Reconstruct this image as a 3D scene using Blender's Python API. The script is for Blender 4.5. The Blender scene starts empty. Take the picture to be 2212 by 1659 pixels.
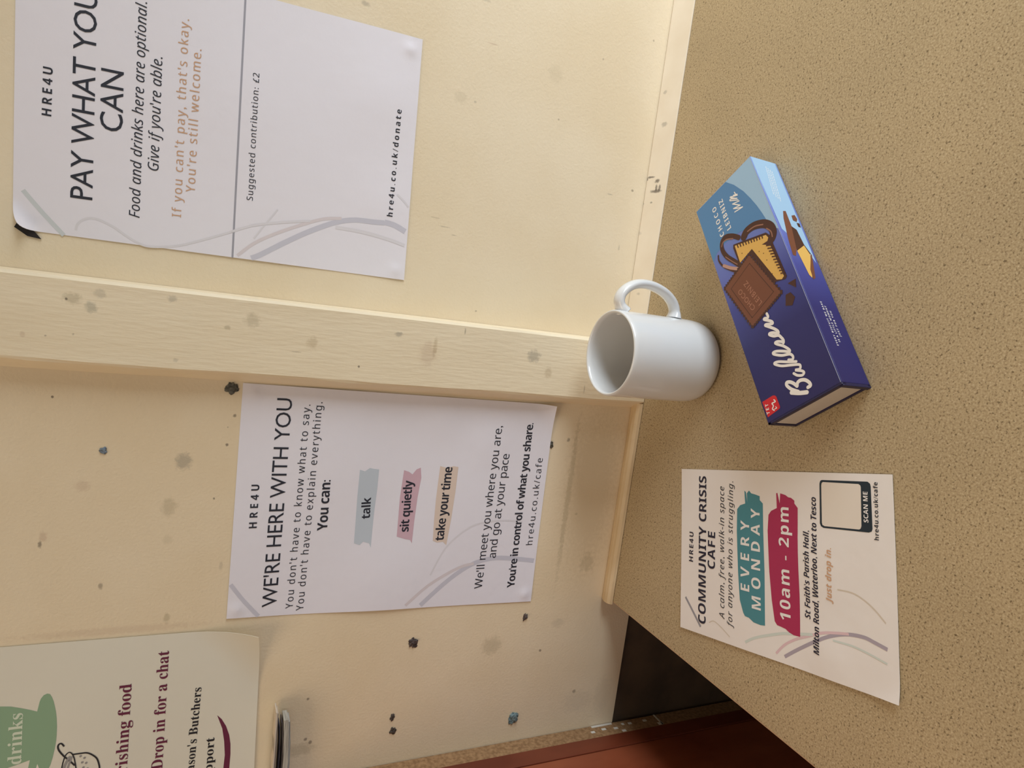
import bpy, bmesh, math, random
from mathutils import noise
from math import sin, cos, pi, radians, sqrt
from mathutils import Vector, Matrix
from mathutils.geometry import tessellate_polygon
S = bpy.context.scene
COL = S.collection
random.seed(7)
# ---------------------------------------------------------------- camera (the phone is held sideways)
cam = bpy.data.cameras.new('camera')
cam.sensor_width = 36.0
cam.lens = 36.0 * 1408.4 / 2212.0
cam.clip_start = 0.02
cam_o = bpy.data.objects.new('camera', cam)
COL.objects.link(cam_o)
cam_o.matrix_world = Matrix(((0.129647, 0.985391, 0.110435, -0.0202), (-0.416264, 0.155173, -0.895905, -0.57968),
                             (-0.899953, 0.070181, 0.430301, 0.42785), (0, 0, 0, 1)))
S.camera = cam_o
# ---------------------------------------------------------------- world, daylight, exposure
wd = bpy.data.worlds.new('world')
S.world = wd
wd.use_nodes = True
wd.node_tree.nodes['Background'].inputs[0].default_value = (0.84, 0.93, 1.0, 1)
wd.node_tree.nodes['Background'].inputs[1].default_value = 0.42
def area(name, loc, target, sx, sy, power, col):
    l = bpy.data.lights.new(name, 'AREA')
    l.shape = 'RECTANGLE'; l.size = sx; l.size_y = sy; l.energy = power; l.color = col
    o = bpy.data.objects.new(name, l); COL.objects.link(o)
    o.location = loc
    o.rotation_euler = (Vector(target) - Vector(loc)).to_track_quat('-Z', 'Y').to_euler()
    return o
key = area('window_daylight', (1.36, -0.70, 0.36), (0.15, -0.15, -0.38), 1.0, 0.5, 12.0, (0.84, 0.93, 1.0))
key.data.spread = radians(112)
area('ceiling_fill', (-0.90, -0.95, 1.86), (-0.90, -0.95, 0), 1.2, 1.0, 13.5, (1.0, 0.82, 0.62))  # unseen warm fill lamp, added to lift the table and upper wall
S.view_settings.view_transform = 'Standard'
S.view_settings.look = 'None'
S.view_settings.gamma = 1
S.view_settings.exposure = -0.07
S.view_settings.use_curve_mapping = False
# ---------------------------------------------------------------- helpers
def lin(r, g, b):
    f = lambda c: (c / 12.92 if c <= 0.04045 else ((c + 0.055) / 1.055) ** 2.4)
    return (f(r / 255), f(g / 255), f(b / 255), 1)
def N(nt, t, **kw):
    n = nt.nodes.new(t)
    for k, v in kw.items():
        if k == 'op': n.operation = v
        elif k == 'ins':
            for i, x in v.items(): n.inputs[i].default_value = x
        else: setattr(n, k, v)
    return n
def mat(name, col, rough=0.5, spec=0.5, coat=0.0):
    m = bpy.data.materials.new(name); m.use_nodes = True
    b = m.node_tree.nodes['Principled BSDF']
    b.inputs['Base Color'].default_value = col if len(col) == 4 else (*col, 1)
    b.inputs['Roughness'].default_value = rough
    b.inputs['Specular IOR Level'].default_value = spec
    b.inputs['Coat Weight'].default_value = coat
    return m
def bump(m, scale, strength, dist=0.001, vec=(1, 1, 1), detail=4):
    nt = m.node_tree; L = nt.links.new
    tc = N(nt, 'ShaderNodeNewGeometry')
    mp = N(nt, 'ShaderNodeVectorMath', op='MULTIPLY'); mp.inputs[1].default_value = vec
    L(tc.outputs['Position'], mp.inputs[0])
    nz = N(nt, 'ShaderNodeTexNoise'); nz.inputs['Scale'].default_value = scale; nz.inputs['Detail'].default_value = detail
    L(mp.outputs[0], nz.inputs['Vector'])
    bp = N(nt, 'ShaderNodeBump'); bp.inputs['Strength'].default_value = strength; bp.inputs['Distance'].default_value = dist
    L(nz.outputs['Fac'], bp.inputs['Height'])
    L(bp.outputs['Normal'], nt.nodes['Principled BSDF'].inputs['Normal'])
    return nz
def mottled(m, c1, c2, scale, lo=0.35, hi=0.65, vec=(1, 1, 1), detail=5):
    """base colour varies between c1 and c2; returns the colour socket"""
    nt = m.node_tree; L = nt.links.new
    g = N(nt, 'ShaderNodeNewGeometry')
    mp = N(nt, 'ShaderNodeVectorMath', op='MULTIPLY'); mp.inputs[1].default_value = vec
    L(g.outputs['Position'], mp.inputs[0])
    nz = N(nt, 'ShaderNodeTexNoise'); nz.inputs['Scale'].default_value = scale; nz.inputs['Detail'].default_value = detail
    L(mp.outputs[0], nz.inputs['Vector'])
    r = N(nt, 'ShaderNodeValToRGB')
    r.color_ramp.elements[0].position = lo; r.color_ramp.elements[0].color = c1
    r.color_ramp.elements[1].position = hi; r.color_ramp.elements[1].color = c2
    L(nz.outputs['Fac'], r.inputs['Fac'])
    L(r.outputs['Color'], nt.nodes['Principled BSDF'].inputs['Base Color'])
    return r.outputs['Color']
def stains_and_patches(m, sock, marks, ax=2):
    """old putty marks, chips, smudges and wide darker patches: ragged spots at (x, z) or (x, y) millimetres"""
    nt = m.node_tree; L = nt.links.new
    g = N(nt, 'ShaderNodeNewGeometry')
    flat = N(nt, 'ShaderNodeVectorMath', op='MULTIPLY'); flat.inputs[1].default_value = (1, 0, 1) if ax == 2 else (1, 1, 0)
    L(g.outputs['Position'], flat.inputs[0])
    nz = N(nt, 'ShaderNodeTexNoise'); nz.inputs['Scale'].default_value = 260; nz.inputs['Detail'].default_value = 5; nz.inputs['Roughness'].default_value = .7
    L(g.outputs['Position'], nz.inputs['Vector'])
    nm = N(nt, 'ShaderNodeMath', op='MULTIPLY_ADD', ins={1: 1.9, 2: -0.95}); L(nz.outputs['Fac'], nm.inputs[0])
    for x, z, rx, rz, col, s in marks:
        if s <= 0: continue
        c = Vector((x / 1000, 0, z / 1000)) if ax == 2 else Vector((x / 1000, z / 1000, 0))
        sc = (1000 / max(rx, .3), 0, 1000 / max(rz, .3)) if ax == 2 else (1000 / max(rx, .3), 1000 / max(rz, .3), 0)
        sub = N(nt, 'ShaderNodeVectorMath', op='SUBTRACT'); sub.inputs[1].default_value = c; L(flat.outputs[0], sub.inputs[0])
        mu = N(nt, 'ShaderNodeVectorMath', op='MULTIPLY'); mu.inputs[1].default_value = sc; L(sub.outputs[0], mu.inputs[0])
        ln = N(nt, 'ShaderNodeVectorMath', op='LENGTH'); L(mu.outputs[0], ln.inputs[0])
        ad = N(nt, 'ShaderNodeMath', op='ADD'); L(ln.outputs['Value'], ad.inputs[0]); L(nm.outputs[0], ad.inputs[1])
        mr = N(nt, 'ShaderNodeMapRange'); mr.inputs['From Min'].default_value = 1.15; mr.inputs['From Max'].default_value = .55
        mr.inputs['To Min'].default_value = 0; mr.inputs['To Max'].default_value = s * .72
        L(ad.outputs[0], mr.inputs['Value'])
        mx = N(nt, 'ShaderNodeMix', data_type='RGBA'); mx.inputs[7].default_value = (*col, 1)
        L(mr.outputs[0], mx.inputs[0]); L(sock, mx.inputs[6]); sock = mx.outputs[2]
    L(sock, nt.nodes['Principled BSDF'].inputs['Base Color'])
    return sock
def obj(name, verts, faces, mats, parent=None, smooth=False, fm=None):
    me = bpy.data.meshes.new(name)
    me.from_pydata([tuple(v) for v in verts], [], faces)
    for m in (mats if isinstance(mats, (list, tuple)) else [mats]): me.materials.append(m)
    if fm:
        for p, i in zip(me.polygons, fm): p.material_index = i
    if smooth:
        for p in me.polygons: p.use_smooth = True
    me.update()
    o = bpy.data.objects.new(name, me); COL.objects.link(o)
    if parent: o.parent = parent
    return o
def bm_obj(name, bm, mats, parent=None, smooth=False):
    bmesh.ops.recalc_face_normals(bm, faces=bm.faces)
    me = bpy.data.meshes.new(name); bm.to_mesh(me); bm.free()
    for m in (mats if isinstance(mats, (list, tuple)) else [mats]): me.materials.append(m)
    if smooth:
        for p in me.polygons: p.use_smooth = True
    o = bpy.data.objects.new(name, me); COL.objects.link(o)
    if parent: o.parent = parent
    return o
def box(bm, x0, x1, y0, y1, z0, z1, bev=0.0, seg=2):
    r = bmesh.ops.create_cube(bm, size=1)
    vs = r['verts']
    for v in vs: v.co = Vector((x0 + (v.co.x + .5) * (x1 - x0), y0 + (v.co.y + .5) * (y1 - y0), z0 + (v.co.z + .5) * (z1 - z0)))
    if bev: bmesh.ops.bevel(bm, geom=list({e for v in vs for e in v.link_edges}), offset=bev, segments=seg, affect='EDGES', profile=.5)
def boxo(name, dims, m, parent=None, bev=0.0, seg=2):
    bm = bmesh.new(); box(bm, *dims, bev=bev, seg=seg)
    return bm_obj(name, bm, m, parent)
def extr(name, prof, x0, x1, m, parent=None, n=1):
    """profile of (y, z) points pushed along x"""
    k = len(prof); V = []; F = []
    for i in range(n + 1):
        x = x0 + (x1 - x0) * i / n
        V += [(x, y, z) for y, z in prof]
    for i in range(n):
        for j in range(k):
            F.append((i * k + j, i * k + (j + 1) % k, (i + 1) * k + (j + 1) % k, (i + 1) * k + j))
    F.append(tuple(range(k))[::-1]); F.append(tuple(n * k + j for j in range(k)))
    bm = bmesh.new()
    vs = [bm.verts.new(v) for v in V]
    for f in F: bm.faces.new([vs[i] for i in f])
    return bm_obj(name, bm, m, parent)
def empty(name, loc, label=None, cat=None, group=None, rz=0):
    o = bpy.data.objects.new(name, None); COL.objects.link(o); o.location = loc; o.rotation_euler = (0, 0, rz)
    o.empty_display_size = .02
    return tag(o, label, cat, group)
def tag(o, label=None, cat=None, group=None, kind=None):
    if label: o['label'] = label
    if cat: o['category'] = cat
    if group: o['group'] = group
    if kind: o['kind'] = kind
    return o
# ---------------------------------------------------------------- lettering
def style(t, st):
    base = {'r': (0x1D5A0, 0x1D5BA, 0x1D7E2), 'b': (0x1D5D4, 0x1D5EE, 0x1D7EC), 'i': (0x1D608, 0x1D622, 0x1D7E2),
            'j': (0x1D63C, 0x1D656, 0x1D7EC), 's': (0x1D400, 0x1D41A, 0x1D7CE)}.get(st)
    if not base: return t
    o = ''
    for c in t:
        if 'A' <= c <= 'Z': o += chr(base[0] + ord(c) - 65)
        elif 'a' <= c <= 'z': o += chr(base[1] + ord(c) - 97)
        elif '0' <= c <= '9': o += chr(base[2] + ord(c) - 48)
        else: o += c
    return o
def tcurve(t, size=1.0, sp=1.0, off=0.0):
    c = bpy.data.curves.new('t', 'FONT'); c.body = t; c.size = size; c.space_character = sp; c.offset = off
    c.resolution_u = 3
    o = bpy.data.objects.new('t', c); COL.objects.link(o)
    return o
def tmesh(o, dg):
    ev = o.evaluated_get(dg); me = ev.to_mesh()
    v = [tuple(x.co) for x in me.vertices]; f = [tuple(p.vertices) for p in me.polygons]
    ev.to_mesh_clear()
    return v, f
def kill(o):
    c = o.data; bpy.data.objects.remove(o); bpy.data.curves.remove(c)
def text_lines(specs):
    """list of (verts2d, faces, colour) in the sheet's own millimetres"""
    caps = {}
    res = []
    probes = {st: tcurve(style('H', st)) for st in {s[6] for s in specs}}
    A = [tcurve(style(s[0], s[6])) for s in specs]
    B = [tcurve(style(s[0], s[6]), sp=2.0) for s in specs]
    bpy.context.view_layer.update(); dg = bpy.context.evaluated_depsgraph_get()
    for st, o in probes.items():
        v, f = tmesh(o, dg); caps[st] = max(p[1] for p in v)
    info = []
    for s, a, b in zip(specs, A, B):
        wa = [p[0] for p in tmesh(a, dg)[0]]; wb = [p[0] for p in tmesh(b, dg)[0]]
        w1 = max(wa) - min(wa); w2 = max(wb) - min(wb)
        k = s[5] / caps[s[6]]
        tgt = sqrt((s[3] - s[1]) ** 2 + (s[4] - s[2]) ** 2)
        sp = 1 + (tgt / k - w1) / max(w2 - w1, 1e-6)
        info.append((k, 1.02 if s[6] == 's' else max(.88, min(2.2, sp)), tgt))
    for o in A + B + list(probes.values()): kill(o)
    C2 = [tcurve(style(s[0], s[6]), sp=i[1]) for s, i in zip(specs, info)]
    bpy.context.view_layer.update(); dg = bpy.context.evaluated_depsgraph_get()
    for s, i, o in zip(specs, info, C2):
        v, f = tmesh(o, dg)
        x0 = min(p[0] for p in v); x1 = max(p[0] for p in v)
        kx = i[2] / (x1 - x0); ky = i[0]
        d = Vector((s[3] - s[1], s[4] - s[2])).normalized(); n = Vector((-d.y, d.x)); o0 = Vector((s[1], s[2]))
        res.append(([tuple(o0 + d * ((p[0] - x0) * kx) + n * (p[1] * ky)) for p in v], f, s[7]))
    for o in C2: kill(o)
    return res
def smooth_line(pts, n=6):
    P = [Vector(p) for p in pts]
    if len(P) < 3: return [P[0].lerp(P[-1], i / n) for i in range(n + 1)]
    out = []
    for i in range(len(P) - 1):
        a = P[max(i - 1, 0)]; b = P[i]; c = P[i + 1]; d = P[min(i + 2, len(P) - 1)]
        for j in range(n):
            t = j / n
            out.append(.5 * ((2 * b) + (c - a) * t + (2 * a - 5 * b + 4 * c - d) * t * t + (3 * b - a - 3 * c + d) * t ** 3))
    out.append(P[-1]); return out
def ribbon(pts, w, n=6, taper=False, cap=True):
    L = smooth_line(pts, n); V = []; F = []
    m = len(L)
    for i, p in enumerate(L):
        t = (L[min(i + 1, m - 1)] - L[max(i - 1, 0)])
        t = t.normalized() if t.length > 1e-9 else Vector((1, 0)); q = Vector((-t.y, t.x))
        ww = w * .5
        V += [tuple(p + q * ww), tuple(p - q * ww)]
        if i: F.append((2 * i - 2, 2 * i - 1, 2 * i + 1, 2 * i))
    if cap:
        for p in (L[0], L[-1]):
            b = len(V)
            V += [tuple(p + Vector((cos(a), sin(a))) * w * .5) for a in [2 * pi * k / 10 for k in range(10)]]
            F.append(tuple(range(b, b + 10)))
    return V, F
def disc(c, r, n=12, ry=None):
    return [(c[0] + r * cos(2 * pi * k / n), c[1] + (ry or r) * sin(2 * pi * k / n)) for k in range(n)], [tuple(range(n))]
def poly(pts, maxe=7.0):
    V = [Vector(p) for p in pts]
    tris = [tuple(t) for t in tessellate_polygon([[Vector((p[0], p[1], 0)) for p in pts]])]
    done = []; cache = {}
    def mid(i, j):
        k = (min(i, j), max(i, j))
        if k not in cache: V.append((V[i] + V[j]) / 2); cache[k] = len(V) - 1
        return cache[k]
    stack = tris
    while stack:
        a, b, c = stack.pop()
        e = sorted([((V[a] - V[b]).length, a, b, c), ((V[b] - V[c]).length, b, c, a), ((V[c] - V[a]).length, c, a, b)], reverse=True)[0]
        if e[0] > maxe:
            m = mid(e[1], e[2]); stack += [(e[1], m, e[3]), (m, e[2], e[3])]
        else: done.append((a, b, c))
    return [tuple(v) for v in V], done
class Print:
    """gathers flat printed shapes and lays them on a surface function f(a, b) -> (point, normal), metres"""
    def __init__(self, f): self.f = f; self.V = []; self.F = []; self.M = []; self.mats = []
    def add(self, V, F, m, lift):
        if m not in self.mats: self.mats.append(m)
        b = len(self.V); k = self.mats.index(m)
        l0, dl = lift if isinstance(lift, tuple) else (lift, 0.0)
        for i, (a, c) in enumerate(V):
            p, n = self.f(a, c); self.V.append(p + n * (l0 + dl * i))
        for f in F:
            # all faces look outwards from the sheet
            q = [self.V[b + i] for i in f]
            nn = Vector((0, 0, 0))
            for i in range(1, len(q) - 1): nn += (q[i] - q[0]).cross(q[i + 1] - q[0])
            _, n = self.f(*V[f[0]])
            self.F.append(tuple(b + i for i in (f if nn.dot(n) >= 0 else f[::-1]))); self.M.append(k)
    def make(self, name, parent, org, label=None):
        o = obj(name, [v - Vector(org) for v in self.V], self.F, self.mats, parent, fm=self.M)
        if label: o['label'] = label
        return o
# ---------------------------------------------------------------- measured layout, millimetres
P1T=[('HRE4U', 77.84, 541.56, 112.32, 542.11, 5.98, 'b', 'ink'),('PAY WHAT YOU', 21.94, 512.9, 172.97, 517.08, 14.37, 'g', 'ink'),('CAN', 76.47, 495.81, 121.36, 497.28, 14.83, 'g', 'ink'),('Food and drinks here are optional.', 14.26, 480.62, 176.13, 484.9, 7.37, 'i', 'ink'),("Give if you're able.", 52.92, 469.76, 139.17, 472.21, 7.51, 'i', 'ink'),("If you can't pay, that's okay.", 19.83, 451.46, 172.35, 455.75, 6.58, 'r', 'tan'),("You're still welcome.", 41.19, 442.77, 152.43, 445.6, 6.67, 'r', 'tan'),('Suggested contribution: £2', 43.09, 398.83, 145.48, 401.89, 4.84, 'r', 'ink'),('hre4u.co.uk/donate', 50.91, 279.29, 145.77, 281.4, 5.06, 'b', 'ink')]
P1L=[([(-5.84, 410.92),(99.36, 413.96),(199.39, 416.84),(220.45, 417.45)], 1.54, 'rule')]
P1S=[([(21.26, 556.79),(6.53, 543.79),(-7.64, 530.04)], 3.19, 'grey'),([(-2.55, 522.56),(2.41, 521.57),(7.06, 516.87),(8.37, 509.48),(4.48, 498.34),(-0.89, 489.49),(-5.36, 480.54),(-6.93, 471.61),(-3.58, 453.77),(3.95, 435.71),(15.06, 412.58)], 1.73, 'pale'),([(-4.58, 396.26),(-0.87, 389.51),(12.97, 370.14),(26.06, 350.2),(37.1, 329.51),(42.17, 313.28),(43.36, 296.26),(44.37, 285.88)], 4.4, 'lilac'),([(44.93, 285.94),(43.74, 276.35),(39.78, 265.71)], 4.92, 'lilac'),([(-4.13, 407.23),(7.83, 395.25),(17.66, 380.86),(28.57, 361.05),(38.14, 340.55),(41.55, 324.42)], 2.63, 'blush'),([(71.62, 277.11),(67.14, 270.65),(62.39, 265.29)], 1.77, 'pale'),([(12.03, 395.58),(23.84, 388.5),(32.22, 383.11),(39.41, 378.61)], 1.37, 'pale'),([(32.96, 329.11),(32.87, 306.65),(30.51, 283.18),(27.12, 264.86)], 2.9, 'pale'),([(14.14, 414.49),(22.99, 396.46),(29.97, 371.62),(34.66, 350.99)], 1.99, 'pale')]
P2T=[('HRE4U', -233.97, 375.19, -195.28, 376.03, 6.34, 'b', 'ink'),("WE'RE HERE WITH YOU", -307.33, 352.72, -118.99, 355.75, 12.21, 'g', 'ink'),("You don't have to know what to say.", -310.55, 338.52, -123.24, 340.43, 6.27, 'r', 'ink'),("You don't have to explain everything.", -313.25, 329.08, -120.42, 330.45, 6.36, 'r', 'ink'),('You can:', -237.71, 315.15, -190.37, 316.76, 8.83, 'b', 'ink'),('talk', -227.38, 277.26, -206.89, 278.34, 8.09, 'b', 'ink'),('sit quietly', -241.12, 238.65, -190.6, 240.06, 8.54, 'b', 'ink'),('take your time', -251.06, 202.1, -176.9, 201.88, 8.99, 'b', 'ink'),("We'll meet you where you are,", -303.91, 153.74, -134.09, 154.97, 8.49, 'r', 'ink'),('and go at your pace', -271.92, 142.74, -162.38, 142.78, 8.61, 'r', 'ink'),("You're in control of what you share.", -305.32, 116.48, -129.62, 120.46, 8.5, 'b', 'ink'),('hre4u.co.uk/cafe', -259.62, 101.92, -166.04, 103.84, 7.09, 'r', 'ink')]
P2B=[([(-251.0, 289.58),(-230.02, 290.19),(-206.03, 291.12),(-180.7, 291.45),(-182.22, 286.68),(-178.99, 282.39),(-179.73, 279.21),(-180.45, 273.66),(-198.06, 273.33),(-222.25, 273.87),(-246.67, 273.63),(-255.68, 273.46),(-251.51, 275.48),(-249.68, 281.17),(-252.83, 283.96)], 'bluewash'),([(-245.79, 249.63),(-227.56, 250.06),(-207.83, 250.67),(-180.91, 249.68),(-182.47, 244.62),(-184.88, 241.06),(-179.93, 237.53),(-178.23, 233.59),(-188.07, 231.92),(-207.91, 233.4),(-231.2, 233.99),(-253.01, 233.94),(-249.57, 236.01),(-248.57, 241.1)], 'pinkwash'),([(-251.21, 212.98),(-231.62, 214.17),(-208.0, 214.85),(-176.27, 214.5),(-177.82, 207.46),(-176.04, 200.78),(-176.8, 195.8),(-201.3, 195.81),(-228.56, 196.71),(-242.26, 197.61),(-256.02, 198.51),(-252.43, 202.45),(-253.07, 208.45)], 'tanwash')]
P2S=[([(-284.31, 392.12),(-299.66, 380.85),(-315.56, 367.2)], 3.44, 'lilac'),([(-317.28, 217.92),(-299.44, 199.23),(-286.39, 183.13),(-276.68, 166.27),(-272.56, 148.3),(-273.08, 129.25),(-277.36, 97.26)], 4.73, 'lilac'),([(-316.05, 233.35),(-296.87, 211.75),(-281.07, 183.81),(-276.68, 166.27)], 3.09, 'blush'),([(-286.51, 211.28),(-259.45, 198.95),(-241.02, 180.04),(-233.62, 161.05),(-232.39, 135.05),(-234.56, 117.43)], 1.74, 'pale')]
FT=[('HRE4U', -229.88, -129.1, -203.21, -123.15, 5.45, 'b', 'navy'),('COMMUNITY CRISIS', -277.25, -158.17, -147.64, -127.66, 9.69, 'b', 'navy'),('CAFE', -225.04, -157.91, -192.99, -150.5, 9.35, 'b', 'navy'),('A calm, free, walk-in space', -261.65, -178.74, -150.02, -151.66, 6.23, 'i', 'ink'),('for anyone who is struggling.', -264.21, -188.92, -142.47, -161.24, 6.02, 'i', 'ink'),('EVERY', -226.45, -200.15, -169.74, -186.81, 9.64, 'b', 'white'),('MONDAY', -235.87, -214.76, -156.12, -195.34, 9.54, 'b', 'white'),('10am - 2pm', -230.8, -243.76, -145.45, -223.2, 9.97, 'b', 'white'),("St Faith's Parish Hall,", -220.46, -260.14, -156.27, -245.1, 4.93, 'j', 'navy'),('Milton Road, Waterloo, Next to Tesco', -242.22, -273.18, -129.66, -245.75, 5.02, 'j', 'navy'),('Just drop in.', -200.77, -274.84, -161.88, -266.2, 4.78, 'j', 'tan'),('SCAN ME', -133.64, -290.56, -112.9, -285.6, 3.45, 'b', 'white'),('hre4u.co.uk/cafe', -142.82, -300.27, -104.28, -291.39, 3.18, 'b', 'ink')]
FB=[([(-182.23, -175.2),(-164.27, -171.32),(-159.88, -173.8),(-156.64, -179.0),(-146.18, -175.68),(-147.04, -177.72),(-154.91, -181.22),(-147.67, -178.91),(-144.58, -180.8),(-146.14, -183.73),(-145.75, -188.1),(-145.63, -193.09),(-148.81, -193.81),(-150.51, -197.54),(-171.95, -202.87),(-203.47, -211.45),(-245.52, -221.18),(-247.32, -216.74),(-248.51, -209.6),(-247.23, -204.27),(-247.9, -199.94),(-246.06, -197.57),(-237.3, -191.63),(-215.12, -184.53)], 'teal'),([(-170.33, -207.24),(-157.57, -205.21),(-153.57, -207.07),(-149.49, -212.06),(-138.18, -208.95),(-137.39, -209.94),(-145.07, -213.99),(-136.97, -212.76),(-136.76, -217.88),(-137.65, -220.91),(-137.24, -223.63),(-138.39, -227.21),(-140.53, -227.68),(-142.93, -231.5),(-164.94, -236.56),(-206.34, -247.06),(-237.63, -254.25),(-239.37, -248.39),(-239.36, -244.0),(-238.4, -240.45),(-238.81, -236.03),(-239.38, -232.15),(-237.45, -229.4),(-222.33, -223.09),(-201.49, -216.04)], 'crimson')]
FF=[([(-115.42, -248.06),(-105.96, -284.15),(-106.81, -286.25),(-108.58, -287.14),(-136.8, -294.25),(-138.75, -294.05),(-140.18, -292.19),(-149.67, -256.96),(-149.19, -254.65),(-147.48, -253.28),(-118.75, -246.65),(-116.51, -246.78)], 'dark'),([(-116.63, -249.33),(-109.6, -277.81),(-110.1, -279.44),(-111.17, -280.02),(-137.77, -285.98),(-139.68, -285.76),(-140.7, -284.81),(-148.11, -257.62),(-147.9, -255.78),(-146.47, -254.87),(-119.53, -248.44),(-117.6, -248.43)], 'paper2')]
FS=[([(-265.17, -127.17),(-273.18, -139.53),(-282.05, -152.52)], 2.34, 'greyd'),([(-259.56, -244.03),(-249.52, -252.79),(-236.1, -265.6),(-224.54, -278.01),(-216.4, -290.42),(-211.88, -302.89),(-211.3, -311.35),(-211.15, -320.83)], 2.62, 'greyp'),([(-261.28, -235.89),(-250.74, -242.07),(-241.25, -250.97),(-234.13, -260.01),(-225.43, -271.34),(-219.91, -281.82),(-215.38, -292.03)], 1.93, 'rose'),([(-268.61, -204.69),(-259.32, -214.55),(-245.17, -235.16),(-239.69, -245.17),(-230.46, -264.37)], 2.1, 'mint'),([(-225.9, -281.19),(-222.07, -296.17),(-220.79, -309.08),(-220.39, -322.74)], 1.36, 'mint'),([(-188.88, -277.08),(-186.13, -288.56),(-186.89, -297.64),(-189.85, -306.87),(-194.9, -316.24)], 0.86, 'sand'),([(-273.03, -161.63),(-269.08, -167.28),(-270.16, -177.51),(-273.06, -187.86)], 0.63, 'sand')]
P3T=[('nourishing food', -470.63, 460.4, -366.16, 461.68, 8.72, 's', 'burg'),('Drop in for a chat', -448.81, 434.06, -339.81, 435.78, 8.57, 's', 'burg'),("ason's Butchers", -455.61, 408.93, -377.13, 408.38, 6.81, 's', 'black'),('support', -473.01, 394.06, -426.52, 394.55, 6.98, 's', 'black'),('drinks', -424.38, 534.57, -381.02, 535.14, 8.99, 's', 'pale3')]
P3G=[([(-372.25, 580.82),(-371.52, 570.81),(-373.77, 550.12),(-374.86, 543.04),(-377.38, 535.82),(-379.7, 529.96),(-381.52, 525.89),(-378.05, 525.3),(-373.4, 524.58),(-370.67, 523.78),(-368.08, 522.06),(-367.06, 519.9),(-367.71, 518.03),(-370.29, 516.62),(-373.82, 515.36),(-378.79, 514.22),(-383.74, 513.26),(-389.15, 512.57),(-396.49, 512.06),(-403.79, 511.93),(-409.1, 512.15),(-414.85, 512.65),(-422.94, 513.8),(-429.07, 515.03),(-431.81, 516.04),(-439.11, 518.72),(-437.88, 524.71),(-434.33, 527.8),(-431.44, 530.11),(-422.46, 529.0),(-425.13, 537.61),(-429.73, 555.23),(-431.36, 579.22)], 'green'),([(-437.73, 525.45),(-430.59, 524.64),(-426.61, 523.87),(-429.98, 522.81),(-433.64, 521.55),(-438.65, 520.97)], 'paper3')]
P3W=[([(-405.9, 393.81),(-410.11, 389.94),(-417.41, 385.81),(-426.44, 382.56),(-435.26, 380.86),(-445.17, 380.11),(-459.92, 380.04),(-472.24, 380.16),(-471.25, 384.92),(-456.49, 384.97),(-445.52, 384.75),(-431.85, 386.28),(-419.33, 388.75)], 'burg')]
P3K=[([(-413.99, 506.65),(-411.74, 508.27),(-411.93, 509.96),(-414.25, 510.61),(-417.88, 509.51),(-422.9, 506.25),(-427.62, 502.23),(-432.29, 498.56)], 1.26, 'black'),([(-437.45, 507.5),(-431.63, 507.0),(-427.8, 506.41),(-422.62, 505.13),(-420.32, 502.95),(-421.43, 500.98),(-425.21, 499.27),(-430.9, 498.05),(-436.49, 497.21),(-441.11, 496.79)], 0.88, 'black'),([(-422.57, 500.16),(-422.59, 494.77),(-422.9, 490.49),(-425.07, 486.87),(-429.29, 483.12),(-435.18, 481.24),(-439.8, 480.61),(-444.45, 480.37)], 1.21, 'black'),([(-433.85, 505.76),(-429.16, 504.45),(-424.63, 502.37)], 1.97, 'hatch'),([(-436.31, 503.36),(-432.46, 502.77),(-424.92, 500.82)], 1.48, 'hatch')]
P3H=[(-425.1, 494.65),(-427.12, 491.84),(-430.85, 493.22),(-431.88, 490.44),(-435.53, 492.21),(-437.09, 489.41)]
BT=[('CHOCO', 170.01, 49.8, 200.82, 48.42, 4.68, 'b', 'cream'),('LEIBNIZ', 170.4, 40.86, 201.44, 39.32, 4.76, 'b', 'cream'),('TET', 7.12, 65.55, 15.38, 64.17, 2.98, 'b', 'cream'),('CHOCO', 92.09, 44.85, 115.45, 52.39, 4.3, 'g', 'emb'),('LEIBNIZ', 92.14, 37.31, 117.95, 44.24, 4.43, 'g', 'emb')]
BS=[('EVERY BISCUIT WE BAKE', 31.67, 16.88, 69.78, 15.82, 1.7, 'b', 'cream'),('IS A LITTLE MOMENT', 34.91, 13.39, 66.27, 12.83, 1.7, 'b', 'cream'),('JUST FOR YOU', 39.92, 9.8, 62.11, 9.45, 1.7, 'b', 'cream')]
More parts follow.
